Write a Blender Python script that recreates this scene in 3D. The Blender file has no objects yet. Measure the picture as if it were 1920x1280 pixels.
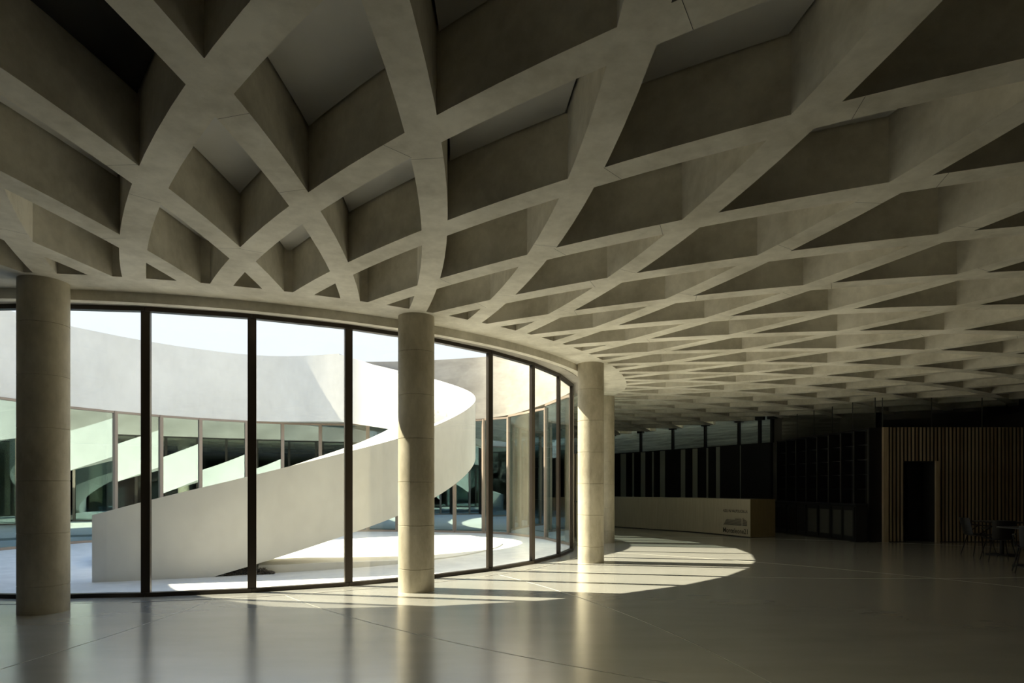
import bpy, math, random
import numpy as np

# ------------------------------------------------------------------ camera, sky, sun, exposure
scene = bpy.context.scene
COL = scene.collection
F_PX, HORIZON, EYE = 1157.565, 914.194, 1.5          # measured on the 1920 x 1280 photograph
cam_data = bpy.data.cameras.new('camera')
cam = bpy.data.objects.new('camera', cam_data)
COL.objects.link(cam)
cam.location = (0, 0, EYE)
cam.rotation_euler = (math.pi / 2, 0, 0)
cam_data.sensor_width = 36.0
cam_data.lens = F_PX / 1920 * 36.0
cam_data.shift_y = (HORIZON - 640) / 1920
cam_data.clip_end = 300
scene.camera = cam

world = bpy.data.worlds.new('sky')
scene.world = world
world.use_nodes = True
wn = world.node_tree
bg = wn.nodes['Background']
wtc = wn.nodes.new('ShaderNodeTexCoord')
wsep = wn.nodes.new('ShaderNodeSeparateXYZ')
wramp = wn.nodes.new('ShaderNodeValToRGB')            # hazy pale horizon, bluer overhead
wramp.color_ramp.elements[0].position = 0.0
wramp.color_ramp.elements[0].color = (0.87, 0.90, 0.94, 1)
wramp.color_ramp.elements[1].position = 1.0
wramp.color_ramp.elements[1].color = (0.40, 0.68, 1.25, 1)
we = wramp.color_ramp.elements.new(0.32)
we.color = (0.82, 0.89, 1.0, 1)
wn.links.new(wtc.outputs['Generated'], wsep.inputs[0])
wn.links.new(wsep.outputs['Z'], wramp.inputs[0])
wn.links.new(wramp.outputs[0], bg.inputs['Color'])
bg.inputs['Strength'].default_value = 0.60

SUN_EL = math.radians(43.6)
sd = np.array([0.983 * math.cos(SUN_EL), -0.184 * math.cos(SUN_EL), -math.sin(SUN_EL)])
sun_data = bpy.data.lights.new('sun', 'SUN')
sun_data.energy = 8.8
sun_data.color = (1.0, 0.90, 0.71)
sun_data.angle = math.radians(0.55)
sun = bpy.data.objects.new('sun', sun_data)
COL.objects.link(sun)
from mathutils import Vector
sun.rotation_euler = Vector(sd.tolist()).to_track_quat('-Z', 'Y').to_euler()
sun.location = (-30, 25, 30)

vs = scene.view_settings
vs.view_transform = 'Standard'
vs.look = 'None'
vs.exposure = 1.12
vs.gamma = 1.0
vs.use_curve_mapping = False
random.seed(4)
scene.cycles.max_bounces = 16
scene.cycles.diffuse_bounces = 8          # daylight has to travel deep into the hall
scene.cycles.glossy_bounces = 6
scene.cycles.transparent_max_bounces = 32

# ------------------------------------------------------------------ materials
def nodes_of(name):
    m = bpy.data.materials.new(name)
    m.use_nodes = True
    nt = m.node_tree
    return m, nt, nt.nodes, nt.links, nt.nodes['Principled BSDF']

def rgba(c):
    return (c[0], c[1], c[2], 1)

def plain(name, col, rough=0.5, metal=0.0, spec=0.5):
    m, nt, N, L, b = nodes_of(name)
    b.inputs['Base Color'].default_value = rgba(col)
    b.inputs['Roughness'].default_value = rough
    b.inputs['Metallic'].default_value = metal
    b.inputs['Specular IOR Level'].default_value = spec
    return m

def noise(N, L, vec, scale, detail=4, rough=0.55):
    n = N.new('ShaderNodeTexNoise')
    n.inputs['Scale'].default_value = scale
    n.inputs['Detail'].default_value = detail
    n.inputs['Roughness'].default_value = rough
    L.new(vec, n.inputs['Vector'])
    return n.outputs['Fac']

def concrete(name, c_dark, c_light, rough=0.75, scale=1.2, bump=0.08, stretch=(1, 1, 1), pits=0.0, spec=0.3):
    m, nt, N, L, b = nodes_of(name)
    tc = N.new('ShaderNodeTexCoord')
    mp = N.new('ShaderNodeMapping')
    mp.inputs['Scale'].default_value = stretch
    L.new(tc.outputs['Object'], mp.inputs['Vector'])
    f1 = noise(N, L, mp.outputs['Vector'], scale, 6, 0.6)
    f2 = noise(N, L, mp.outputs['Vector'], scale * 7.0, 5, 0.65)
    mx = N.new('ShaderNodeMath'); mx.operation = 'MULTIPLY_ADD'
    mx.inputs[1].default_value = 0.35
    L.new(f2, mx.inputs[0]); L.new(f1, mx.inputs[2])
    rp = N.new('ShaderNodeValToRGB')
    rp.color_ramp.elements[0].position = 0.50
    rp.color_ramp.elements[0].color = rgba(c_dark)
    rp.color_ramp.elements[1].position = 0.84
    rp.color_ramp.elements[1].color = rgba(c_light)
    L.new(mx.outputs[0], rp.inputs[0])
    out = rp.outputs['Color']
    if pits > 0:
        v = N.new('ShaderNodeTexVoronoi'); v.inputs['Scale'].default_value = 9.0
        L.new(tc.outputs['Object'], v.inputs['Vector'])
        cr = N.new('ShaderNodeValToRGB')
        cr.color_ramp.elements[0].position = 0.03; cr.color_ramp.elements[0].color = (1 - pits, 1 - pits, 1 - pits, 1)
        cr.color_ramp.elements[1].position = 0.07; cr.color_ramp.elements[1].color = (1, 1, 1, 1)
        L.new(v.outputs['Distance'], cr.inputs[0])
        mm = N.new('ShaderNodeMixRGB'); mm.blend_type = 'MULTIPLY'; mm.inputs[0].default_value = 1
        L.new(out, mm.inputs[1]); L.new(cr.outputs['Color'], mm.inputs[2])
        out = mm.outputs[0]
    L.new(out, b.inputs['Base Color'])
    b.inputs['Roughness'].default_value = rough
    b.inputs['Specular IOR Level'].default_value = spec
    if bump > 0:
        bp = N.new('ShaderNodeBump'); bp.inputs['Strength'].default_value = bump
        bp.inputs['Distance'].default_value = 0.02
        L.new(f2, bp.inputs['Height']); L.new(bp.outputs['Normal'], b.inputs['Normal'])
    return m

def glass(name, tint, base, refl_tint=(1, 1, 1), ior=1.5):
    m, nt, N, L, b = nodes_of(name)
    N.remove(b)
    out = N['Material Output']
    tr = N.new('ShaderNodeBsdfTransparent'); tr.inputs['Color'].default_value = rgba(tint)
    gl = N.new('ShaderNodeBsdfGlossy'); gl.inputs['Color'].default_value = rgba(refl_tint)
    gl.inputs['Roughness'].default_value = 0.0
    fr = N.new('ShaderNodeFresnel'); fr.inputs['IOR'].default_value = ior
    geo = N.new('ShaderNodeNewGeometry')          # same reflectance on leaving the pane as on entering it
    mi = N.new('ShaderNodeMath'); mi.operation = 'MULTIPLY_ADD'
    mi.inputs[1].default_value = 1 / ior - ior; mi.inputs[2].default_value = ior
    L.new(geo.outputs['Backfacing'], mi.inputs[0]); L.new(mi.outputs[0], fr.inputs['IOR'])
    ma = N.new('ShaderNodeMath'); ma.operation = 'MULTIPLY_ADD'; ma.use_clamp = True
    ma.inputs[1].default_value = 1.0; ma.inputs[2].default_value = base
    L.new(fr.outputs[0], ma.inputs[0])
    mix = N.new('ShaderNodeMixShader')
    L.new(ma.outputs[0], mix.inputs[0]); L.new(tr.outputs[0], mix.inputs[1]); L.new(gl.outputs[0], mix.inputs[2])
    L.new(mix.outputs[0], out.inputs['Surface'])
    return m

def wood(name, c1, c2, rough=0.55):
    m, nt, N, L, b = nodes_of(name)
    tc = N.new('ShaderNodeTexCoord'); mp = N.new('ShaderNodeMapping')
    mp.inputs['Scale'].default_value = (14, 14, 0.7)
    L.new(tc.outputs['Object'], mp.inputs['Vector'])
    f = noise(N, L, mp.outputs['Vector'], 2.0, 5)
    oi = N.new('ShaderNodeObjectInfo')
    ad = N.new('ShaderNodeMath'); ad.operation = 'MULTIPLY_ADD'; ad.inputs[1].default_value = 0.5; ad.inputs[2].default_value = -0.25
    L.new(oi.outputs['Random'], ad.inputs[0])
    ad2 = N.new('ShaderNodeMath'); ad2.operation = 'ADD'
    L.new(ad.outputs[0], ad2.inputs[0]); L.new(f, ad2.inputs[1])
    rp = N.new('ShaderNodeValToRGB')
    rp.color_ramp.elements[0].position = 0.25; rp.color_ramp.elements[0].color = rgba(c1)
    rp.color_ramp.elements[1].position = 0.75; rp.color_ramp.elements[1].color = rgba(c2)
    L.new(ad2.outputs[0], rp.inputs[0]); L.new(rp.outputs[0], b.inputs['Base Color'])
    b.inputs['Roughness'].default_value = rough
    return m

def floor_mat():
    m, nt, N, L, b = nodes_of('polished_resin_floor')
    tc = N.new('ShaderNodeTexCoord'); mp = N.new('ShaderNodeMapping')
    mp.inputs['Scale'].default_value = (1, 3.0, 1)
    L.new(tc.outputs['Object'], mp.inputs['Vector'])
    f1 = noise(N, L, mp.outputs['Vector'], 0.7, 5)
    f2 = noise(N, L, mp.outputs['Vector'], 1.6, 3)
    rp = N.new('ShaderNodeValToRGB')
    rp.color_ramp.elements[0].position = 0.3; rp.color_ramp.elements[0].color = (0.45, 0.445, 0.405, 1)
    rp.color_ramp.elements[1].position = 0.7; rp.color_ramp.elements[1].color = (0.52, 0.515, 0.475, 1)
    L.new(f1, rp.inputs[0]); L.new(rp.outputs[0], b.inputs['Base Color'])
    mr = N.new('ShaderNodeMapRange')
    mr.inputs['To Min'].default_value = 0.17; mr.inputs['To Max'].default_value = 0.27
    L.new(f2, mr.inputs['Value']); L.new(mr.outputs[0], b.inputs['Roughness'])
    b.inputs['Specular IOR Level'].default_value = 0.8
    b.inputs['IOR'].default_value = 1.65
    b.inputs['Coat Weight'].default_value = 0.9          # sealed, wax-polished surface
    b.inputs['Coat Roughness'].default_value = 0.21
    b.inputs['Coat IOR'].default_value = 1.7
    return m

M = {}
M['rib'] = concrete('cast_concrete_ribs', (0.56, 0.525, 0.435), (0.83, 0.79, 0.69), 0.7, 1.4, 0.05)
M['column'] = concrete('cast_concrete_columns', (0.37, 0.33, 0.245), (0.60, 0.55, 0.43), 0.55, 1.6, 0.05, (1, 1, 0.5), 0.15)
M['panel'] = concrete('pale_plaster_panels', (0.64, 0.63, 0.60), (0.70, 0.69, 0.66), 0.9, 0.6, 0.0)
M['void'] = plain('dark_service_void', (0.02, 0.02, 0.018), 0.9)
M['white'] = concrete('white_cast_concrete', (0.69, 0.675, 0.63), (0.80, 0.785, 0.735), 0.8, 0.8, 0.05, (1, 1, 0.6), 0.10)
M['fascia'] = concrete('warm_concrete_toned_down', (0.31, 0.285, 0.25), (0.43, 0.40, 0.355), 0.8, 0.8, 0.05, (1, 1, 2.0), 0.10)  # parapet concrete, darkened in its colour so the sunlit right side stays beige
M['ground'] = concrete('pale_courtyard_paving', (0.68, 0.675, 0.65), (0.80, 0.79, 0.76), 0.85, 3.0, 0.1)
M['floor'] = floor_mat()
M['joint'] = plain('pale_floor_joint', (0.62, 0.60, 0.52), 0.4)
M['slot'] = plain('dark_slot', (0.03, 0.03, 0.028), 0.6)
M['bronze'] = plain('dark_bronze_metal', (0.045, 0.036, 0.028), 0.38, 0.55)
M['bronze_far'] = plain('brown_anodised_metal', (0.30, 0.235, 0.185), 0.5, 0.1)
M['glass'] = glass('clear_window_glass', (0.96, 0.975, 0.955), 0.0)
M['glass_far'] = glass('coated_window_glass', (0.65, 0.71, 0.69), 0.22, (0.78, 0.96, 0.99))
M['glass_int'] = glass('clear_partition_glass', (0.95, 0.96, 0.945), 0.0)
M['glass_dark'] = glass('dark_clerestory_glass', (0.32, 0.34, 0.32), 0.3, (0.80, 0.82, 0.74))
M['black'] = plain('black_lacquer', (0.010, 0.010, 0.011), 0.35)
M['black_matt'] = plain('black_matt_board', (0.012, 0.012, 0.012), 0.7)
M['smoke'] = plain('grey_metal_strip', (0.085, 0.088, 0.078), 0.35, 0.3)
M['strip'] = plain('grey_glazed_strip', (0.34, 0.36, 0.31), 0.4)
M['wall_dark'] = plain('brown_grey_paint', (0.10, 0.095, 0.085), 0.9)
M['wood'] = wood('oak_slats', (0.24, 0.165, 0.10), (0.42, 0.335, 0.225))
M['desk'] = wood('pale_desk_veneer', (0.42, 0.36, 0.265), (0.50, 0.44, 0.335), 0.5)
M['desk_end'] = wood('ochre_desk_veneer', (0.17, 0.13, 0.065), (0.23, 0.18, 0.09), 0.5)
M['ink'] = plain('dark_print', (0.035, 0.03, 0.02), 0.7)
M['gravel'] = concrete('brown_gravel', (0.05, 0.045, 0.035), (0.16, 0.13, 0.10), 0.9, 30, 0.1)
M['grey_leg'] = plain('black_steel', (0.02, 0.02, 0.02), 0.4, 0.6)

# ------------------------------------------------------------------ helpers
def link(name, me, mat, parent=None, kind=None):
    o = bpy.data.objects.new(name, me)
    COL.objects.link(o)
    if mat is not None and me is not None and not me.materials:
        me.materials.append(mat)
    if parent is not None:
        o.parent = parent
    if kind:
        o['kind'] = kind
    return o

def mesh(name, v, f, mat, parent=None, kind=None, smooth=False):
    me = bpy.data.meshes.new(name)
    me.from_pydata([tuple(map(float, p)) for p in v], [], [tuple(map(int, q)) for q in f])
    me.validate()
    me.update()
    import bmesh
    bm = bmesh.new(); bm.from_mesh(me)
    bmesh.ops.recalc_face_normals(bm, faces=bm.faces)
    bm.to_mesh(me); bm.free()
    if smooth:
        me.shade_smooth()
        if smooth != 'all':
            me.set_sharp_from_angle(angle=math.radians(35))
    return link(name, me, mat, parent, kind)

def thing(name, label, cat, loc=(0, 0, 0), rz=0.0, group=None):
    o = bpy.data.objects.new(name, None)
    COL.objects.link(o)
    o.location = loc; o.rotation_euler = (0, 0, rz)
    o.empty_display_size = 0.1
    tag(o, label, cat, group)
    return o

def tag(o, label, cat, group=None):
    o['label'] = label; o['category'] = cat
    if group:
        o['group'] = group

def box_vf(x0, x1, y0, y1, z0, z1):
    v = [(x0, y0, z0), (x1, y0, z0), (x1, y1, z0), (x0, y1, z0), (x0, y0, z1), (x1, y0, z1), (x1, y1, z1), (x0, y1, z1)]
    f = [(0, 3, 2, 1), (4, 5, 6, 7), (0, 1, 5, 4), (1, 2, 6, 5), (2, 3, 7, 6), (3, 0, 4, 7)]
    return v, f

def box(name, x0, x1, y0, y1, z0, z1, mat, parent=None, kind=None):
    v, f = box_vf(x0, x1, y0, y1, z0, z1)
    return mesh(name, v, f, mat, parent, kind)

def prism(name, poly, z0, z1, mat, parent=None, kind=None):
    n = len(poly)
    v = [(p[0], p[1], z0) for p in poly] + [(p[0], p[1], z1) for p in poly]
    f = [tuple(range(n - 1, -1, -1)), tuple(range(n, 2 * n))] + [(i, (i + 1) % n, n + (i + 1) % n, n + i) for i in range(n)]
    return mesh(name, v, f, mat, parent, kind)

def seg_box(name, p, q, w_in, w_out, z0, z1, mat, parent=None, kind=None):
    """a straight plate from p to q in plan; w_in / w_out are its left / right extents across the line"""
    p = np.array(p, float); q = np.array(q, float)
    d = (q - p) / np.linalg.norm(q - p); n = np.array([-d[1], d[0]])
    return prism(name, [p + n * w_in, q + n * w_in, q - n * w_out, p - n * w_out], z0, z1, mat, parent, kind)

def sweep(name, A, B, z0, z1, mat, parent=None, kind=None, closed=False, smooth=True):
    """a solid between two plan polylines A and B, heights z0[i]..z1[i]"""
    n = len(A)
    z0 = np.broadcast_to(z0, n); z1 = np.broadcast_to(z1, n)
    v = []
    for i in range(n):
        v += [(A[i][0], A[i][1], z0[i]), (B[i][0], B[i][1], z0[i]), (B[i][0], B[i][1], z1[i]), (A[i][0], A[i][1], z1[i])]
    f = []
    m = n if closed else n - 1
    for i in range(m):
        a = 4 * i; b = 4 * ((i + 1) % n)
        for k in range(4):
            k2 = (k + 1) % 4
            f.append((a + k, a + k2, b + k2, b + k))
    if not closed:
        f += [(0, 1, 2, 3), (4 * n - 1, 4 * n - 2, 4 * n - 3, 4 * n - 4)]
    return mesh(name, v, f, mat, parent, kind, smooth)

def copy_tree(o, parent=None):
    c = o.copy(); COL.objects.link(c)
    if parent is not None:
        c.parent = parent
    for ch in list(o.children):
        copy_tree(ch, c)
    return c

# ------------------------------------------------------------------ plan of the place
CX, CY = -6.532, 16.546            # centre of the courtyard's spiral
ZC = EYE + 2.496                   # underside of the concrete ribs
PI = math.pi
def pol(r, deg):
    t = math.radians(deg)
    return np.array([CX + r * math.cos(t), CY + r * math.sin(t)])

# courtyard glass line, radius against angle
PT = [-105, -95, -85, -75, -65, -55, -45, -35, -25, -15, -5, 5, 11, 17, 28, 35, 43, 51, 62, 77, 95, 120, 138, 156, 172, 184, 195, 215, 235]
PR = [8.14] * 11 + [7.86, 7.70, 7.54, 7.30, 6.93, 6.35, 5.90, 5.41, 4.92, 4.50, 4.25, 4.35, 4.65, 5.10, 5.60, 6.10, 7.0, 7.8]
ptx = np.array(PT + [PT[0] + 360], float); prx = np.array(PR + [PR[0]], float)
def rp(deg):
    """periodic Catmull-Rom of the table above"""
    t = (deg + 105) % 360 - 105
    i = int(np.clip(np.searchsorted(ptx, t, side='right') - 1, 0, len(PT) - 1))
    n = len(PT)
    t0, t1 = ptx[i], ptx[i + 1]
    tm = ptx[i - 1] if i > 0 else ptx[n - 1] - 360
    r0, r1 = prx[i], prx[(i + 1) % n]
    rm = prx[i - 1] if i > 0 else prx[n - 1]
    j = (i + 2) % n
    tp = ptx[i + 2] if i + 2 <= n else ptx[1] + 360
    r2 = prx[j]
    m0 = (r1 - rm) / (t1 - tm) * (t1 - t0); m1 = (r2 - r0) / (tp - t0) * (t1 - t0)
    u = (t - t0) / (t1 - t0)
    return (2 * u**3 - 3 * u**2 + 1) * r0 + (u**3 - 2 * u**2 + u) * m0 + (-2 * u**3 + 3 * u**2) * r1 + (u**3 - u**2) * m1

HB_T = [-105, 5, 17, 35, 60, 95, 195, 215, 235, 255]
HB_H = [3.996, 3.98, 3.92, 3.80, 3.76, 3.69, 3.69, 3.78, 3.9, 3.996]
def head(deg):
    return float(np.interp((deg + 105) % 360 - 105, HB_T, HB_H))

ANG = np.arange(-105, 255, 2.5)
PATH = [pol(rp(a), a) for a in ANG]

# outer outline of the room
ROOM = [(2.2, 34.0), (4.9, 29.5), (9.4, 22.2), (11.7, 22.0), (14.5, 19.6), (20.0, 16.5), (21.5, 2.0), (17.0, -6.0), (0.0, -7.5),
        (-18.0, -6.0), (-26.0, 6.0), (-28.0, 18.0), (-24.0, 30.0), (-10.0, 36.0)]
def inside(p, poly=ROOM):
    x, y = p; c = False; n = len(poly)
    for i in range(n):
        x1, y1 = poly[i]; x2, y2 = poly[(i + 1) % n]
        if (y1 > y) != (y2 > y) and x < (x2 - x1) * (y - y1) / (y2 - y1) + x1:
            c = not c
    return c

# ------------------------------------------------------------------ floor, courtyard ground, roof slab
def annulus(name, inner, z0, z1, mat, kind, R=34.0):
    outer = [pol(R, a) for a in ANG]
    return sweep(name, inner, outer, z0, z1, mat, None, kind, closed=True, smooth=False)

floor = annulus('floor', [pol(rp(a) - 0.04, a) for a in ANG], -0.25, 0.0, M['floor'], 'structure')
ground = prism('floor_courtyard', [pol(rp(a) + 0.05, a) for a in ANG], -0.30, -0.012, M['ground'], None, 'structure')
# the roof reaches the outside of the hall's walls, and stops at the glass behind the desk to let sky light down
def room_r(deg):
    d = np.array([math.cos(math.radians(deg)), math.sin(math.radians(deg))]); best = None
    for i in range(len(ROOM)):
        p, q = np.array(ROOM[i]), np.array(ROOM[(i + 1) % len(ROOM)])
        A = np.array([d, p - q]).T
        if abs(np.linalg.det(A)) < 1e-9: continue
        t, u = np.linalg.solve(A, p - np.array([CX, CY]))
        if t > 0 and -1e-6 <= u <= 1 + 1e-6 and (best is None or t < best[0]): best = (t, i)
    return best[0] + (0.06 if best[1] in (0, 1) else 0.36)
CA = sorted(list(np.arange(-105, 255, 1.5)) + [(math.degrees(math.atan2(p[1] - CY, p[0] - CX)) + 105) % 360 - 105 for p in ROOM])
ceiling = sweep('ceiling', [pol(rp(a) + 0.02, a) for a in CA], [pol(room_r(a), a) for a in CA], ZC + 0.60, ZC + 0.85, M['void'], None, 'structure', closed=True, smooth=False)

# the spiral grid: ring radii fitted to the crossings seen in the photograph
RING_K = np.array([-2, -1, 0, 1, 2, 3, 4, 5, 6, 7, 8, 9, 10], float)
RING_R = np.array([7.21, 8.82, 10.409, 11.978, 13.516, 14.993, 16.43, 17.83, 19.19, 20.51, 21.79, 23.03, 24.2])
NRIB = 62
DT = 360.0 / NRIB
T0 = -74.182 - 0.262 * DT
def kk(r):
    return float(np.interp(r, RING_R, RING_K)) if r >= RING_R[0] else (r - RING_R[0]) / 1.61 - 2
_fine = np.linspace(5.0, 24.0, 400)
_kc = np.polyfit(RING_R, RING_K, 3)
def ks(r):
    return float(np.polyval(_kc, r))
def r_of_k(k):
    return float(np.interp(k, [ks(r) for r in _fine], _fine))
def rib_pt(i, s, r):
    return pol(r, T0 + DT * (i + s * ks(r) / 2))
RW = 0.124

def rib_pts(i, s, r0):
    pts = []
    r = r0
    while r <= 22.0:
        p = rib_pt(i, s, r)
        if not inside(p):
            # ease the rib up to the wall line
            lo, hi = r - 0.35, r
            for _ in range(12):
                mid = (lo + hi) / 2
                if inside(rib_pt(i, s, mid)): lo = mid
                else: hi = mid
            pts.append(rib_pt(i, s, lo + 0.02))
            break
        pts.append(p)
        r += 0.35
    return pts

def rib_mesh(i, s, drop):
    a_start = T0 + DT * (i - s * 0.35)
    r0 = rp(a_start) + 1.18
    pts = np.array(rib_pts(i, s, r0))
    if len(pts) < 3:
        return None
    tan = np.gradient(pts, axis=0); tan /= np.linalg.norm(tan, axis=1)[:, None]
    nor = np.stack([-tan[:, 1], tan[:, 0]], 1)
    return sweep('rib', pts + nor * RW, pts - nor * RW, ZC - drop, ZC + 0.62, M['rib'], ceiling, smooth=True)

i_lo, i_hi = int((-140 - T0) / DT), int((82 - T0) / DT)
for s, drop in ((1, 0.0), (-1, 0.0006)):
    for i in range(i_lo, i_hi + 1):
        rib_mesh(i, s, drop)

# hairline casting joints across the ribs beside the crossings
jv, jf = [], []
for s in (1, -1):
    for i in range(i_lo, i_hi + 1):
        for k in range(0, 9):
            if random.random() < 0.35: continue
            kj = k + random.choice((-0.17, 0.17, 0.2))
            r = r_of_k(kj)
            p, p2 = rib_pt(i, s, r), rib_pt(i, s, r + 0.05)
            if r < rp(T0 + DT * i) + 1.5 or not inside(p2): continue
            d = (p2 - p) / np.linalg.norm(p2 - p); nn = np.array([-d[1], d[0]]); k0 = len(jv)
            sk = random.uniform(-0.04, 0.04)
            for a, b in ((-0.0018, -1), (0.0018, -1), (0.0018, 1), (-0.0018, 1)):
                c = p + d * (a + sk * b) + nn * b * (RW - 0.002); jv.append((c[0], c[1], ZC - 0.0014))
            jf.append((k0, k0 + 1, k0 + 2, k0 + 3))
mesh('casting_joints', jv, jf, M['slot'], ceiling, 'stuff')

# the plaster panel at the bottom of each coffer, held clear of the ribs by a shadow gap
def panel(k, i):
    ac = i + k / 2 + 0.5
    corners = [(k - 1, ac), (k, ac + 0.5), (k + 1, ac), (k, ac - 0.5)]
    poly = []
    for c in range(4):
        (ka, aa), (kb, ab) = corners[c], corners[(c + 1) % 4]
        for u in (0.0, 0.33, 0.67):
            kv = ka + (kb - ka) * u; av = aa + (ab - aa) * u
            poly.append(pol(r_of_k(kv), T0 + DT * av))
    poly = np.array(poly); cen = poly.mean(0)
    if not all(inside(p) for p in poly[::3]):
        return
    n = len(poly); outp = []
    off = RW + 0.022
    sides = []
    for c in range(4):
        seg = [poly[(3 * c + j) % n] for j in range(4)]
        d = seg[3] - seg[0]; d = d / np.linalg.norm(d); nn = np.array([-d[1], d[0]])
        if np.dot(nn, cen - seg[0]) < 0: nn = -nn
        sides.append([p + nn * off for p in seg])
    def cross(p1, d1, p2, d2):
        A = np.array([d1, -d2]).T
        t = np.linalg.solve(A, p2 - p1)
        return p1 + d1 * t[0]
    for c in range(4):
        S, P = sides[c], sides[c - 1]
        outp.append(cross(P[2], P[3] - P[2], S[0], S[1] - S[0]))
        outp += [S[1], S[2]]
    dark = np.linalg.norm(cen - np.array([-3.0, 3.6])) < 0.75          # one coffer holds a dark hatch
    prism('coffer_panel', outp, ZC + 0.53, ZC + 0.555, M['void'] if dark else M['panel'], ceiling)

npan = 0
for k in range(0, 8):
    for i in range(NRIB):
        ang = (T0 + DT * (i + k / 2 + 0.5) + 180) % 360 - 180
        if not (-118 < ang < 62): continue
        r = r_of_k(k)
        c = pol(r, ang)
        if c[1] < 0.5 or abs(c[0]) > 1.05 * c[1] + 1.5: continue
        panel(k, i); npan += 1

# ring beam over the columns, its lip above the windows, and the soffit behind the lip
RA = np.arange(-145, 95, 2.0)
def off(a, d):
    return pol(rp(a) + d, a)
sweep('ring_beam', [off(a, 0.68) for a in RA], [off(a, 1.29) for a in RA], ZC + 0.0003, ZC + 0.62, M['rib'], ceiling)
sweep('window_lip', [off(a, 0.56) for a in RA], [off(a, 0.685) for a in RA], ZC - 0.128, ZC + 0.3, M['rib'], ceiling)
sweep('window_soffit', [off(a, -0.02) for a in RA], [off(a, 0.57) for a in RA], ZC + 0.002, ZC + 0.4, M['rib'], ceiling)
RB = np.arange(93, 216, 3.0)
sweep('plain_soffit', [off(a, -0.02) for a in RB], [pol(24, a) for a in RB], 3.70, ZC + 0.4, M['panel'], ceiling)

# parapets of the courtyard, above its windows
TOP = 5.85
RC = np.arange(-105, 80.1, 2.5)
sweep('wall_right', [off(a, -0.06) for a in RC], [off(a, 0.30) for a in RC], [head(a) for a in RC], TOP, M['fascia'], None, 'structure')
# ramp law: outer radius, rise of the parapet top
RT = [-91, -84.6, -75, -60, -40, -15, 10, 40, 70, 90]
RR = [6.67, 6.42, 6.22, 6.03, 5.83, 5.66, 5.48, 5.22, 4.95, 4.8]
HT = [-91, -84.6, -70, -55.7, -44, -32.5, -24, -12.4, -4.7, 12, 27, 40, 58, 65, 75, 90]
HH = [1.08, 1.31, 1.74, 2.16, 2.49, 2.86, 3.15, 3.53, 3.76, 4.24, 4.65, 5.01, 5.46, 5.63, 5.84, 5.85]
def smooth_interp(t, X, Y):
    w = 4.0
    ts = np.linspace(t - w, t + w, 9)
    lo = Y[0] + (Y[1] - Y[0]) / (X[1] - X[0]) * (ts - X[0])
    v = np.where(ts < X[0], lo, np.interp(ts, X, Y))
    return float(v.mean())
def ro(t): return smooth_interp(t, RT, RR)
def rtop(t): return smooth_interp(t, HT, HH)
LW_T = [255, 235, 215, 195, 184, 172, 156, 138, 120, 108, 98, 90, 84, 79, 74]
lw_r = [rp(a) - 0.06 for a in LW_T[:9]] + [4.06, 3.87, 3.72, 3.64, 3.595, 3.575]
la = np.arange(255, 74.9, -0.75)
_lx = [-x for x in LW_T] + [-70, -66, -60, -54]
_ly = lw_r + [3.582, ro(66) - 1.35, ro(60) - 1.35, ro(54) - 1.35]
def lfun(a): return smooth_interp(-a, _lx, _ly)
def rin(t): return ro(t) - 1.35 if t < 60 else lfun(t)
lr = [lfun(a) for a in la]
lh = [head(a) if a > 100 else float(np.interp(a, [74, 88, 100], [3.65, 3.68, 3.69])) for a in la]
sweep('wall_left', [pol(r, a) for r, a in zip(lr, la)], [pol(r + 0.32, a) for r, a in zip(lr, la)], lh, TOP, M['white'], None, 'structure')
sa = np.arange(75, 128, 1.5)
sweep('ceiling_soffit', [pol(np.interp(a, la[::-1], lr[::-1]) + 0.02, a) for a in sa], [off(a, 0.05) for a in sa], 3.70, 3.76, M['fascia'], None, 'structure')
# roof terrace that the stair climbs to
sweep('ceiling_terrace', [off(a, 0.1) for a in np.arange(60, 256, 3.0)], [pol(24, a) for a in np.arange(60, 256, 3.0)], 4.86, 4.92, M['ground'], None, 'structure')

# outer walls of the hall
WALLN = {0: 'wall_front', 1: 'wall_service', 2: 'wall_far', 3: 'wall_corner', 4: 'wall_side', 5: 'wall_east', 6: 'wall_south', 7: 'wall_rear'}
for i in range(len(ROOM)):
    p, q = np.array(ROOM[i]), np.array(ROOM[(i + 1) % len(ROOM)])
    if i in (0, 1): continue
    seg_box('wall_outer', p, q, 0.3, 0.0, -0.1, ZC + 0.62, M['wall_dark'], None, 'structure')

# thin joints in the floor that follow the same spirals
def floor_joint(i, s, r0, r1, mat):
    pts = np.array([pol(r, i + s * (ks(r) - ks(12.4)) * DT / 2) for r in np.arange(r0, r1, 0.3)])
    tan = np.gradient(pts, axis=0); tan /= np.linalg.norm(tan, axis=1)[:, None]
    nor = np.stack([-tan[:, 1], tan[:, 0]], 1)
    sweep('floor_joint', pts + nor * 0.006, pts - nor * 0.006, -0.01, 0.0012, mat, floor, smooth=False)
for a in (-80, -50, -20, 10):
    floor_joint(a, -1, 8.62, 20.5, M['joint'])
for a in (-90, -60, -30):
    floor_joint(a, 1, 8.62, 20.5, M['joint'])
ra = np.arange(-110, 20, 1.5)
sweep('border_joint', [off(a, 0.425) for a in ra], [off(a, 0.437) for a in ra], -0.01, 0.0012, M['joint'], floor, smooth=False)
for a0, a1 in ((-79.6, -66), (-64.5, -47), (-45, -30), (-103, -87)):
    rb_ = np.arange(a0, a1, 0.75)
    sweep('floor_slot', [off(a, 0.440) for a in rb_], [off(a, 0.464) for a in rb_], -0.01, 0.0016, M['slot'], floor, smooth=False)

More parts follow.
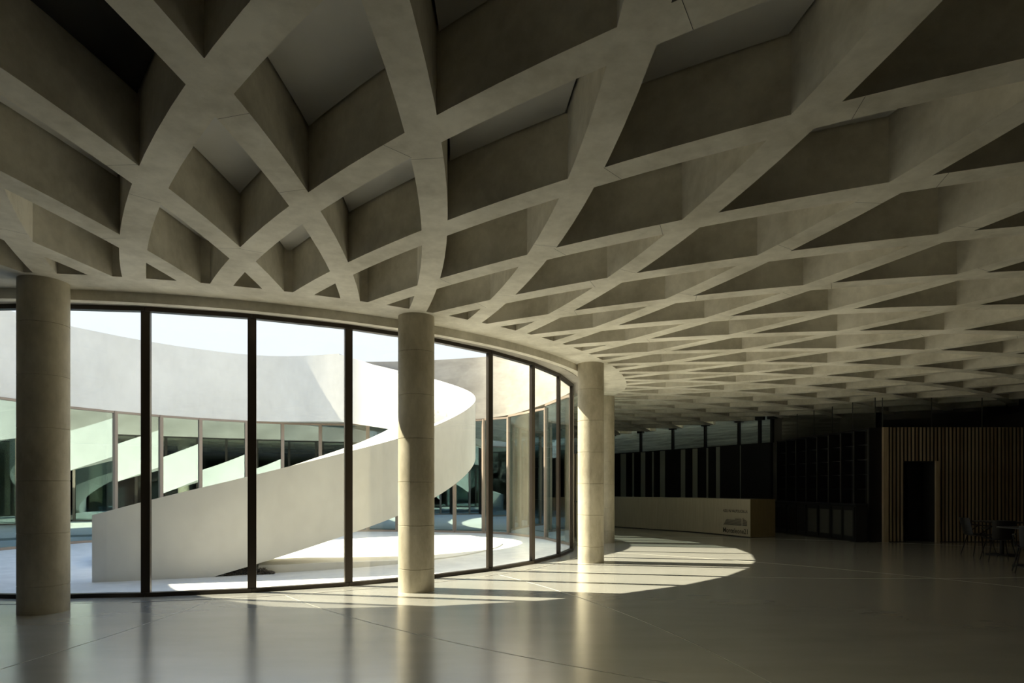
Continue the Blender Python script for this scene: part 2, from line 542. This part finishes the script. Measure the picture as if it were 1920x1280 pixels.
# ------------------------------------------------------------------ windows round the courtyard
def far_angle(px):
    """angle at which the sight line of an image column meets the far side of the courtyard"""
    best = None
    aa = np.linspace(-20, 215, 4000)
    P = np.array([pol(rp(a), a) for a in aa])
    d = 960 + F_PX * P[:, 0] / P[:, 1] - px
    idx = np.where(d[:-1] * d[1:] < 0)[0]
    return float(aa[idx[-1]]) if len(idx) else None

near = [-79.572 + 9.587 * i for i in range(-4, 9)]
far_px = [1024, 954, 907, 853, 800, 745, 690, 650, 601, 530, 462, 375, 301, 215, 118, -45]
far_a = [far_angle(x) for x in far_px]
last = far_a[-1]
far_a += [last + 13, last + 26, last + 38, last + 50]
far_a = [a for a in far_a if a < near[0] + 360 - 4]
mullions = near + [18.5 - 8.4] * 0 + far_a
mull = [(a, True) for a in near] + [(a, False) for a in far_a]
def window(n, a0, a1, is_near):
    p, q = pol(rp(a0), a0), pol(rp(a1), a1)
    h0, h1 = head(a0), head(a1)
    hm = min(h0, h1) + 0.002
    w = bpy.data.objects.new('window_%d' % n, None); COL.objects.link(w); w['kind'] = 'structure'
    w.location = (0, 0, 0)
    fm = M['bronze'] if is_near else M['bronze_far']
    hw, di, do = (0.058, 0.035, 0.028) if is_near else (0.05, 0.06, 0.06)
    rad = (p - np.array([CX, CY])); rad /= np.linalg.norm(rad); tg = np.array([-rad[1], rad[0]])
    prism('mullion', [p - tg * hw + rad * di, p + tg * hw + rad * di, p + tg * hw - rad * do, p - tg * hw - rad * do], -0.01, hm, fm, w)
    seg_box('sill', p, q, 0.045, 0.055, -0.01, 0.055, fm, w)
    seg_box('head_frame', p, q, 0.045, 0.055, hm - 0.062, hm, fm, w)
    seg_box('pane', p, q, 0.006, 0.006, 0.05, hm - 0.05, M['glass'] if is_near else M['glass_far'], w)
for n in range(len(mull)):
    a0, isn = mull[n]
    a1, isn1 = mull[(n + 1) % len(mull)]
    if n == len(mull) - 1: a1 += 360
    window(n + 1, a0, a1, isn and isn1)

# ------------------------------------------------------------------ columns
def column_mesh(R, H):
    prof = [(R, 0.0)]
    for z in (0.33, 0.957, 1.584, 2.211, 2.838, 3.465):
        prof += [(R, z - 0.006), (R - 0.006, z - 0.0025), (R - 0.006, z + 0.0025), (R, z + 0.006)]
    prof += [(R, H)]
    n = 72; v = []; f = []
    for r, z in prof:
        v += [(r * math.cos(2 * PI * j / n), r * math.sin(2 * PI * j / n), z) for j in range(n)]
    for i in range(len(prof) - 1):
        for j in range(n):
            f.append((i * n + j, i * n + (j + 1) % n, (i + 1) * n + (j + 1) % n, (i + 1) * n + j))
    f.append(tuple(range(n - 1, -1, -1))); f.append(tuple((len(prof) - 1) * n + j for j in range(n)))
    return v, f
cv, cf = column_mesh(0.263, ZC + 0.01)
TC0, DC = -84.66, 29.03
labels = {-1: 'round concrete column beside the start of the white stair, away from the desk',
          0: 'thick round concrete column in shade opposite the foot of the white stair',
          1: 'round concrete column half lit by sun, standing before the middle of the stair wall',
          2: 'sunlit round concrete column at the end of the curved glass',
          3: 'round concrete column behind the curved glass, close to the curved desk',
          4: 'round concrete column inside the glass across the courtyard',}
cme = None
for i in range(-1, 5):
    a = TC0 + DC * i
    r = 9.087 if i < 3 else rp(a) + 0.947
    if i == 3: r = 9.087
    p = pol(r, a)
    if cme is None:
        o = mesh('column', cv, cf, M['column'], None, None, True); cme = o.data
    else:
        o = link('column', cme, M['column'])
    o.location = (p[0], p[1], 0)
    o.rotation_euler = (0, 0, i * 1.3)
    tag(o, labels[i], 'column', 'round concrete columns around the courtyard')

# ------------------------------------------------------------------ spiral stair ramp in the courtyard
stair = thing('spiral_stair', 'white concrete spiral stair with solid curved parapets rising through the courtyard', 'stair')
st = np.arange(-91.5, 84, 1.5)
TH = 1.56
def low(t):
    return max(-0.02, rtop(t) - TH)
def low_in(t):
    return low(t) if t < 15 else float(np.interp(t, [15, 35, 57, 75], [low(15), 3.22, 3.46, 3.65]))
sweep('outer_parapet', [pol(ro(t), t) for t in st], [pol(ro(t) - 0.17, t) for t in st], [low(t) for t in st], [rtop(t) for t in st], M['white'], stair)
si = np.arange(-91.5, 75.5, 1.5)
sweep('inner_parapet', [pol(rin(t) + 0.15, t) for t in si], [pol(rin(t), t) for t in si], [low_in(t) for t in si], [rtop(t) for t in si], M['white'], stair)
sweep('stair_slab', [pol(ro(t) - 0.165, t) for t in st], [pol(ro(t) - 1.205, t) for t in st], [low(t) + 0.001 for t in st],
      [max(0.0, rtop(t) - 1.32) for t in st], M['white'], stair)
z = 0.0; t = -91.0
while z < 4.7:
    z += 0.165
    t2 = t
    while rtop(t2) - 1.06 < z and t2 < 84: t2 += 0.1
    ts = np.linspace(t, t2 + 0.3, 4)
    sweep('step', [pol(ro(x) - 0.166, x) for x in ts], [pol(ro(x) - 1.204, x) for x in ts], max(0.0, z - 0.34), z, M['white'], stair, smooth=False)
    t = t2
    if t2 >= 83: break

# raised round plinth in the middle and gravel beneath the stair
def plinth_r(a):
    if a < -70.2: return 4.95
    return float(np.interp(a, [-70, -40, 0, 40, 100, 200, 255], [6.02, 6.06, 6.28, 5.6, 2.6, 2.6, 4.95]))
pa = sorted(list(range(-105, 255, 3)) + [-70.3, -70.0])
pp = [pol(min(plinth_r(a), rp(a) - 0.9), a) for a in pa]
ph = [float(np.interp(a, [-105, -60, -34, 60, 200, 255], [0.135, 0.125, 0.012, 0.03, 0.06, 0.135])) for a in pa]
npl = len(pp)
pv = [(p[0], p[1], -0.012) for p in pp] + [(p[0], p[1], h) for p, h in zip(pp, ph)] + [(CX, CY, 0.07), (CX, CY, -0.012)]
pf = [(i, (i + 1) % npl, npl + (i + 1) % npl, npl + i) for i in range(npl)]
pf += [(npl + i, npl + (i + 1) % npl, 2 * npl) for i in range(npl)] + [((i + 1) % npl, i, 2 * npl + 1) for i in range(npl)]
plinth = mesh('plinth', pv, pf, M['white'])
tag(plinth, 'low white concrete plinth with curved edge beneath the spiral stair', 'plinth')
gv, gf = [], []
def pebble(c, s):
    b0 = len(gv)
    for sx, sy, sz in ((1, 0, 0), (-1, 0, 0), (0, 1, 0), (0, -1, 0), (0, 0, 1), (0, 0, -1)):
        gv.append((c[0] + sx * s * random.uniform(.7, 1.2), c[1] + sy * s * random.uniform(.7, 1.2), c[2] + sz * s * random.uniform(.5, .9)))
    for a, b, c_ in ((0, 2, 4), (2, 1, 4), (1, 3, 4), (3, 0, 4), (2, 0, 5), (1, 2, 5), (3, 1, 5), (0, 3, 5)):
        gf.append((b0 + a, b0 + b, b0 + c_))
for _ in range(900):
    t_ = random.uniform(-75, -67.5); u = random.random()
    rr = random.uniform(6.07, 6.20) if t_ > -71 else ro(t_) - 0.03 - 0.35 * random.random()
    hmax = 0.10 * min(1, max(0.0, (-67.3 - t_) / 1.5)) * (0.4 + 0.6 * random.random())
    if t_ <= -71: hmax = max(0.0, min(hmax, low(t_) - 0.03))
    p = pol(rr, t_)
    pebble((p[0], p[1], 0.0 + hmax * random.random()), random.uniform(0.008, 0.02))
g = mesh('gravel', gv, gf, M['gravel'], None, 'stuff')
tag(g, 'small heap of dark brown gravel under the rising stair wall', 'gravel')

# ------------------------------------------------------------------ slatted timber wall with the dark doorway
YW = 17.0
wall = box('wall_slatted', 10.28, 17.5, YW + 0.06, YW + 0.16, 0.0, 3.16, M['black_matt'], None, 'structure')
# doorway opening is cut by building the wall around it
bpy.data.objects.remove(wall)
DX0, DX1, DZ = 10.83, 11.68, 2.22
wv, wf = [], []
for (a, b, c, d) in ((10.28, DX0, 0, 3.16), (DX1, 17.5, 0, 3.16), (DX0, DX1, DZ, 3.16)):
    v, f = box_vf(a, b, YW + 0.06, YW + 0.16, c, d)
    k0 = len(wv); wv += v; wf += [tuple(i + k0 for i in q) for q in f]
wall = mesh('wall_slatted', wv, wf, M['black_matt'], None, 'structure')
PITCH, SW = 0.1035, 0.046
post = box('corner_post', 10.22, 10.36, YW - 0.02, YW + 0.06, 0.0, 3.17, M['wood'], wall)
jamb = box('door_jamb', DX1, DX1 + 0.09, YW - 0.01, YW + 0.06, 0.0, DZ + 0.02, M['wood'], wall)
sl_full = None; sl_short = None
x = 10.43
while x < 17.4:
    over = DX0 - 0.03 < x + SW / 2 < DX1 + 0.02
    injamb = DX1 + 0.02 <= x + SW / 2 < DX1 + 0.10
    if over or injamb:
        if sl_short is None:
            sl_short = box('slat', 0, SW, 0.028, 0.058, DZ + 0.02, 3.17, M['wood'], wall); o = sl_short
        else:
            o = link('slat', sl_short.data, M['wood'], wall)
    else:
        if sl_full is None:
            sl_full = box('slat', 0, SW, 0.028, 0.058, 0.02, 3.17, M['wood'], wall); o = sl_full
        else:
            o = link('slat', sl_full.data, M['wood'], wall)
    o.location = (x, YW, 0)
    x += PITCH
door = bpy.data.objects.new('door_1', None); COL.objects.link(door); door['kind'] = 'structure'
box('door_leaf', DX0 + 0.45, DX1, YW + 0.62, YW + 0.66, 0.005, DZ, M['black'], door)
box('lobby_wall', DX0 - 0.3, DX1 + 0.3, YW + 1.25, YW + 1.30, 0.0, DZ + 0.3, M['black_matt'], door)
box('reveal', DX0 - 0.04, DX0, YW + 0.16, YW + 1.25, 0.0, DZ, M['black_matt'], door)
box('reveal', DX1, DX1 + 0.04, YW + 0.16, YW + 1.25, 0.0, DZ, M['black_matt'], door)
box('lintel', DX0 - 0.04, DX1 + 0.04, YW + 0.16, YW + 1.25, DZ, DZ + 0.06, M['black_matt'], door)
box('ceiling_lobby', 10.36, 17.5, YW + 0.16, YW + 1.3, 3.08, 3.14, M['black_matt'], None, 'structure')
# glass above the slatted wall
def clerestory(n, p, q, z0, z1, mat, rail=M['smoke']):
    w = bpy.data.objects.new('window_%d' % n, None); COL.objects.link(w); w['kind'] = 'structure'
    seg_box('pane', p, q, 0.006, 0.006, z0, z1, mat, w)
    p = np.array(p, float); d = np.array(q, float) - p; d /= np.linalg.norm(d)
    seg_box('joint', p - d * 0.007, p + d * 0.007, 0.012, 0.012, z0, z1, rail, w)
wn_ = 60
xs = [10.26, 11.62, 13.02, 14.42, 15.82, 17.22]
for a, b in zip(xs[:-1], xs[1:]):
    clerestory(wn_, (a, YW + 0.1), (b, YW + 0.1), 3.165, ZC - 0.002, M['glass_int']); wn_ += 1
# pale slats of the stair far beyond the glass
scr = thing('slat_screen', 'pale slatted screen seen through the glass above the timber wall', 'screen')
for k in range(11):
    box('slat', 15.62 + k * 0.085, 15.655 + k * 0.085, 19.0, 19.04, 0.0, 3.72, M['smoke'], scr)
box('rail', 15.6, 16.55, 19.04, 19.07, 3.62, 3.70, M['smoke'], scr)
box('rail', 15.6, 16.55, 19.04, 19.07, 0.0, 0.08, M['smoke'], scr)

# ------------------------------------------------------------------ black shelving wall with the low cupboards
shelf = thing('shelving_unit', 'tall black shelving wall above low cupboards beside the timber slats', 'shelving')
A0, A1 = np.array([9.85, 17.06]), np.array([9.32, 21.75])
dA = (A1 - A0) / np.linalg.norm(A1 - A0); nA = np.array([dA[1], -dA[0]])      # nA points away from the room
if nA[0] < 0: nA = -nA
seg_ = lambda p, q, a, b: [p + nA * a, q + nA * a, q + nA * b, p + nA * b]
LEN = np.linalg.norm(A1 - A0)
prism('back_board', seg_(A0, A1, 0.34, 0.37), 0.0, 3.155, M['black_matt'], shelf)
prism('top_board', seg_(A0, A1, 0.0, 0.34), 3.11, 3.155, M['black'], shelf)
prism('end_panel', [A0 + (0, -0.04), A0 + nA * 0.40 + (0, -0.04), A0 + nA * 0.40, A0], 0.0, 3.16, M['black'], shelf)
for k in range(9):
    p = A0 + dA * (0.02 + k * (LEN - 0.04) / 8)
    prism('upright', seg_(p - dA * 0.018, p + dA * 0.018, 0.0, 0.335), 1.06, 3.11, M['black'], shelf)
    prism('upright_edge', seg_(p - dA * 0.018, p + dA * 0.018, -0.006, 0.0), 1.06, 3.11, M['smoke'], shelf)
for k in range(8):
    for zz in (1.45, 1.87, 2.29, 2.71):
        p = A0 + dA * (0.045 + k * (LEN - 0.04) / 8); q = A0 + dA * ((k + 1) * (LEN - 0.04) / 8)
        prism('shelf', seg_(p, q, 0.10, 0.335), zz, zz + 0.022, M['black'], shelf)
low_pts = [np.array(p) for p in ((9.47, 17.06), (9.36, 18.1), (9.12, 19.15), (8.95, 20.1), (8.86, 21.0))]
back_pts = [A0 + dA * min(LEN, max(0, np.dot(p - A0, dA))) - nA * 0.002 for p in low_pts]
sweep('counter_top', low_pts, back_pts, 1.01, 1.045, M['black'], shelf, smooth=False)
sweep('cupboard_body', [p + nA * 0.03 for p in low_pts], back_pts, 0.0, 1.01, M['black_matt'], shelf, smooth=False)
for k in range(4):
    p0, p1 = low_pts[k] + nA * 0.028, low_pts[k + 1] + nA * 0.028
    for h in range(2):
        p = p0 + (p1 - p0) * (0.03 + 0.48 * h); q = p0 + (p1 - p0) * (0.49 + 0.48 * h)
        dr = seg_box('cupboard_door', p, q, 0.025, 0.0, 0.06, 0.97, M['black'], shelf)
        c = p + (q - p) * 0.12; c2 = p + (q - p) * 0.88
        seg_box('door_inset', c, c2, 0.030, -0.025, 0.16, 0.87, M['smoke'] if k in (0, 1) else M['black_matt'], dr)
gp = [A0 + dA * LEN * k / 5 + nA * 0.2 for k in range(6)]
for a, b in zip(gp[:-1], gp[1:]):
    clerestory(wn_, a, b, 3.16, ZC - 0.002, M['glass_int']); wn_ += 1

# ------------------------------------------------------------------ dark back wall with clerestory behind the desk
W0, W1 = np.array([9.36, 22.2]), np.array([2.25, 34.0])
dW = (W1 - W0) / np.linalg.norm(W1 - W0)
LW = np.linalg.norm(W1 - W0)
def wx(px):
    """distance along the back wall at which an image column meets it"""
    k = (px - 960) / F_PX
    return (k * W0[1] - W0[0]) / (dW[0] - k * dW[1])
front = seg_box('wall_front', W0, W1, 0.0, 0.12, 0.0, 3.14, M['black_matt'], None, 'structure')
nW = np.array([-dW[1], dW[0]])
if np.dot(nW, -W0) < 0: nW = -nW
def on_wall(name, a, b, d0, d1, z0, z1, mat, par):
    p, q = W0 + dW * a, W0 + dW * b
    return prism(name, [p + nW * d0, q + nW * d0, q + nW * d1, p + nW * d1], z0, z1, mat, par)
strips = [(1165, 1176), (1187, 1191), (1203, 1212), (1224, 1228), (1239, 1249), (1278, 1287), (1300, 1310), (1326, 1330), (1344, 1352), (1389, 1391)]
ed = sorted([(wx(b), wx(a)) for a, b in strips])
pos = 0.0
for a, b in ed:
    on_wall('dark_panel', pos + 0.01, a - 0.005, 0.0, 0.07, 0.02, 3.12, M['black'], front)
    on_wall('grey_strip', a, b, 0.0, 0.05, 0.02, 3.10, M['strip'], front)
    pos = b
on_wall('dark_panel', pos + 0.01, LW, 0.0, 0.07, 0.02, 3.12, M['black'], front)
bx = [1488, 1465, 1425, 1386, 1323, 1262, 1202, 1150]
ds = [0.0] + [wx(x) for x in bx if 0.1 < wx(x) < LW] + [LW]
for a, b in zip(ds[:-1], ds[1:]):
    w = bpy.data.objects.new('window_%d' % wn_, None); COL.objects.link(w); w['kind'] = 'structure'; wn_ += 1
    on_wall('pane', a, b, -0.02, -0.005, 3.14, ZC + 0.6, M['glass_int'], w)
    on_wall('mullion', a - 0.045, a + 0.045, -0.04, 0.06, 3.12, ZC - 0.02, M['black_matt'], w)
    on_wall('rib_shoe', a - 0.22, a + 0.10, 0.0, 0.16, ZC - 0.03, ZC + 0.12, M['black_matt'], w)
M['bounce_wall'] = concrete('grey_green_bounce', (0.22, 0.24, 0.19), (0.62, 0.65, 0.52), 0.7, 1.2, 0.3, (0.5, 0.5, 9.0))  # pale banded tone, made light so the clerestory shows brighter
seg_box('wall_added_bounce', W0 - nW * 0.55, W1 - nW * 0.55, 0.1, 0.1, 0.0, 5.2, M['bounce_wall'], None, 'structure')  # added wall outside the hall, catches sky light to brighten the clerestory

# ------------------------------------------------------------------ reception desk with its printed sign
desk = thing('reception_desk', 'long curved pale reception desk with printed winery sign near one end', 'desk', (0, 0, 0))
dp = [np.array(p) for p in ((7.14, 18.5), (6.30, 20.35), (5.16, 22.0), (3.9, 23.5), (2.5, 24.9))]
fine = []
for k in range(len(dp) - 1):
    pm = dp[max(k - 1, 0)]; pn = dp[min(k + 2, len(dp) - 1)]
    for u in np.linspace(0, 1, 9)[:-1]:
        m0, m1 = (dp[k + 1] - pm) / 2, (pn - dp[k]) / 2
        fine.append((2*u**3-3*u**2+1)*dp[k] + (u**3-2*u**2+u)*m0 + (-2*u**3+3*u**2)*dp[k+1] + (u**3-u**2)*m1)
fine.append(dp[-1]); fine = np.array(fine)
tan = np.gradient(fine, axis=0); tan /= np.linalg.norm(tan, axis=1)[:, None]
dn = np.stack([tan[:, 1], -tan[:, 0]], 1)       # towards the back of the desk
if dn[0][0] < 0: dn = -dn
HD = 1.155
for k in range(4):
    s_ = slice(8 * k, 8 * k + 9)
    f_ = fine[s_].copy(); n_ = dn[s_]
    gap = 0.004
    f_[0] = f_[0] + (f_[1] - f_[0]) / np.linalg.norm(f_[1] - f_[0]) * (gap if k else 0)
    sweep('front_panel', f_, f_ + n_ * 0.03, 0.03, HD, M['desk'], desk)
sweep('plinth_base', fine + dn * 0.04, fine + dn * 0.9, 0.0, 0.05, M['slot'], desk)
sweep('carcass', fine + dn * 0.031, fine + dn * 0.97, 0.03, HD - 0.03, M['desk_end'], desk)
sweep('desk_top', fine + dn * 0.031, fine + dn * 0.985, HD - 0.03, HD - 0.001, M['desk_end'], desk)
e0 = fine[0]; tb = tan[0]
prism('end_panel', [e0 - tb * 0.012 , e0 - tb * 0.012 + dn[0] * 0.99, e0 + dn[0] * 0.99, e0], 0.012, HD + 0.001, M['desk_end'], desk)
# sign: a plane laid against the front panel near its end
def desk_pt(px):
    k = (px - 960) / F_PX
    d = fine[:, 0] - k * fine[:, 1]
    i = np.where(d[:-1] * d[1:] <= 0)[0][0]
    u = d[i] / (d[i] - d[i + 1])
    return fine[i] + (fine[i + 1] - fine[i]) * u, i
pL, iL = desk_pt(1356); pR, iR = desk_pt(1402)
sgn_d = (pR - pL); sgn_w = np.linalg.norm(sgn_d); sgn_d /= sgn_w
sgn_n = np.array([sgn_d[1], -sgn_d[0]])
if np.dot(sgn_n, -pL) < 0: sgn_n = -sgn_n
sag = max(np.dot(fine[i] - pL, sgn_n) for i in range(iR, iL + 2) if np.dot(fine[i]-pL, sgn_d) > 0)
base = pL + sgn_n * (max(0, sag) + 0.004)
from mathutils import Matrix
def to_world(u, z):
    p = base + sgn_d * u
    return (p[0], p[1], z)
def sign_text(name, body, u0, u1, z0, z1):
    cu = bpy.data.curves.new(name, 'FONT'); cu.body = body; cu.size = 1.0; cu.extrude = 0.0; cu.offset = 0.012
    cu.resolution_u = 3
    o = bpy.data.objects.new(name, cu); COL.objects.link(o)
    bpy.context.view_layer.update()
    dg = bpy.context.evaluated_depsgraph_get()
    me = bpy.data.meshes.new_from_object(o.evaluated_get(dg))
    bpy.data.objects.remove(o)
    co = np.array([v.co[:] for v in me.vertices])
    mn, mxx = co.min(0), co.max(0)
    for v in me.vertices:
        u = u0 + (v.co.x - mn[0]) / (mxx[0] - mn[0]) * (u1 - u0)
        zz = z0 + (v.co.y - mn[1]) / (mxx[1] - mn[1]) * (z1 - z0)
        v.co = to_world(u, zz)
    me.materials.clear()
    return link(name, me, M['ink'], desk)
def zpix(px, py):
    q, _ = desk_pt(px)
    return EYE + (HORIZON - py) * q[1] / F_PX
zt = lambda y: zpix(1380, y)
sign_text('sign_lettering', 'ASILI IN VALPOLICELLA', 0.0, sgn_w, zt(960.5), zt(955))
sign_text('sign_lettering', 'Monteleone21', 0.0, sgn_w, zt(999.5), zt(990))
zs0, zs1 = zt(984.5), zt(970)
for k in range(12):
    z0 = zs0 + (zs1 - zs0) * k / 12; z1_ = z0 + (zs1 - zs0) / 12 * 0.5
    left = 0.02 + 0.045 * k * 0.35 if k < 9 else 0.52
    rows = [(left if k < 9 else sgn_w * 0.50, sgn_w * 0.76)] if k < 11 else []
    rows.append((sgn_w * 0.80, sgn_w * (0.98 if k < 8 else 0.98 - 0.035 * (k - 7))))
    for a, b in rows:
        mesh('sign_stripe', [to_world(a, z0), to_world(b, z0), to_world(b, z1_), to_world(a, z1_)], [(0, 1, 2, 3)], M['ink'], desk)

# timber slat screen glimpsed between the glass and the columns
sc2 = thing('timber_screen', 'narrow brown timber slat screen behind the sunlit column at the glass end', 'screen')
for k in range(14):
    box('slat', 1.62 + k * 0.085, 1.665 + k * 0.085, 18.95, 19.0, 0.0, 2.55, M['wood'], sc2)
box('back_board', 1.62, 2.8, 19.0, 19.03, 0.0, 2.54, M['black_matt'], sc2)
box('handle_bar', 1.62, 2.3, 18.86, 18.89, 1.06, 1.09, M['smoke'], sc2)

# ------------------------------------------------------------------ cafe tables and chairs
def tube(v, f, p, q, r, n=8):
    p = np.array(p, float); q = np.array(q, float); d = q - p; d /= np.linalg.norm(d)
    a = np.cross(d, (0, 0, 1.0)); 
    if np.linalg.norm(a) < 1e-4: a = np.array([1.0, 0, 0])
    a /= np.linalg.norm(a); b = np.cross(d, a); k0 = len(v)
    for c in (p, q):
        for j in range(n):
            t = 2 * PI * j / n
            v.append(tuple(c + r * (math.cos(t) * a + math.sin(t) * b)))
    for j in range(n):
        f.append((k0 + j, k0 + (j + 1) % n, k0 + n + (j + 1) % n, k0 + n + j))
    f.append(tuple(k0 + j for j in range(n - 1, -1, -1))); f.append(tuple(k0 + n + j for j in range(n)))

def grid_shell(name, fn, nu, nv, th, mat, parent):
    """curved sheet of thickness th: fn(u, v) -> point, normal"""
    top, bot = [], []
    for i in range(nu + 1):
        for j in range(nv + 1):
            p, n = fn(i / nu, j / nv); p = np.array(p, float); n = np.array(n, float); n /= np.linalg.norm(n)
            top.append(tuple(p + n * th / 2)); bot.append(tuple(p - n * th / 2))
    v = top + bot; K = len(top); f = []
    id_ = lambda i, j: i * (nv + 1) + j
    for i in range(nu):
        for j in range(nv):
            q = (id_(i, j), id_(i + 1, j), id_(i + 1, j + 1), id_(i, j + 1))
            f.append(q); f.append(tuple(K + x for x in reversed(q)))
    for i in range(nu):
        f.append((id_(i, 0), K + id_(i, 0), K + id_(i + 1, 0), id_(i + 1, 0)))
        f.append((id_(i, nv), id_(i + 1, nv), K + id_(i + 1, nv), K + id_(i, nv)))
    for j in range(nv):
        f.append((id_(0, j), id_(0, j + 1), K + id_(0, j + 1), K + id_(0, j)))
        f.append((id_(nu, j), K + id_(nu, j), K + id_(nu, j + 1), id_(nu, j + 1)))
    return mesh(name, v, f, mat, parent, None, True)

def make_chair(label, loc, rz):
    c = thing('cafe_chair', label, 'chair', loc, rz, 'black chairs at the cafe tables')
    def seat(u, w):      # faces +y
        x = (u - .5) * 0.46 * (1 - 0.10 * (1 - w)); y = -0.20 + 0.42 * w
        return (x, y, 0.455 + 0.03 * (2 * u - 1) ** 2 - 0.02 * math.sin(PI * w)), (0, 0, 1)
    def back(u, w):
        a = (u - .5) * 1.5; s = 0.23 + 0.03 * w
        return (s * math.sin(a) * 1.1, -0.02 - s * math.cos(a) - 0.07 * w, 0.47 + 0.37 * w), (math.sin(a), -math.cos(a), 0.2)
    grid_shell('seat', seat, 10, 8, 0.022, M['black'], c)
    grid_shell('backrest', back, 14, 6, 0.018, M['black'], c)
    for sx in (-1, 1):
        v, f = [], []
        tube(v, f, (sx * 0.235, -0.10, 0.47), (sx * 0.245, 0.14, 0.66), 0.011); tube(v, f, (sx * 0.245, 0.14, 0.66), (sx * 0.235, -0.22, 0.69), 0.013)
        mesh('armrest', v, f, M['black'], c)
        for sy in (-1, 1):
            v, f = [], []
            tube(v, f, (sx * 0.16, sy * 0.14 + 0.01, 0.445), (sx * 0.245, sy * 0.235 + 0.01, 0.0), 0.011)
            mesh('leg', v, f, M['grey_leg'], c)
    return c

def make_table(label, loc, rz):
    t = thing('cafe_table', label, 'table', loc, rz, 'black pedestal cafe tables')
    import bmesh
    top = box('table_top', -0.40, 0.40, -0.40, 0.40, 0.725, 0.75, M['black'], t)
    bm = bmesh.new(); bm.from_mesh(top.data)
    bmesh.ops.bevel(bm, geom=[e for e in bm.edges if abs(e.verts[0].co.z - e.verts[1].co.z) > 0.01], offset=0.04, segments=4, affect='EDGES')
    bm.to_mesh(top.data); bm.free()
    v, f = [], []
    tube(v, f, (0, 0, 0.02), (0, 0, 0.725), 0.042, 16); mesh('pedestal', v, f, M['grey_leg'], t, None, True)
    prism('foot_plate', [(0.3 * math.cos(2 * PI * j / 32), 0.3 * math.sin(2 * PI * j / 32)) for j in range(32)], 0.0, 0.018, M['grey_leg'], t)
    box('top_bracket', -0.20, 0.20, -0.03, 0.03, 0.70, 0.725, M['grey_leg'], t)
    box('top_bracket', -0.03, 0.03, -0.20, 0.20, 0.70, 0.7245, M['grey_leg'], t)
    return t

make_table('black square cafe table close to the timber slat wall', (10.95, 13.8, 0), 0.1)
make_table('black square cafe table standing out from the timber slat wall', (9.86, 11.7, 0), 0.1)
make_chair('black armchair turned side-on beside the table close to the slats', (10.36, 13.72, 0), -PI / 2 - 0.15)
make_chair('black armchair between the two cafe tables', (9.95, 12.62, 0), -0.35)
make_chair('black armchair pushed to the table standing out from the slats', (9.13, 10.85, 0), -0.6)
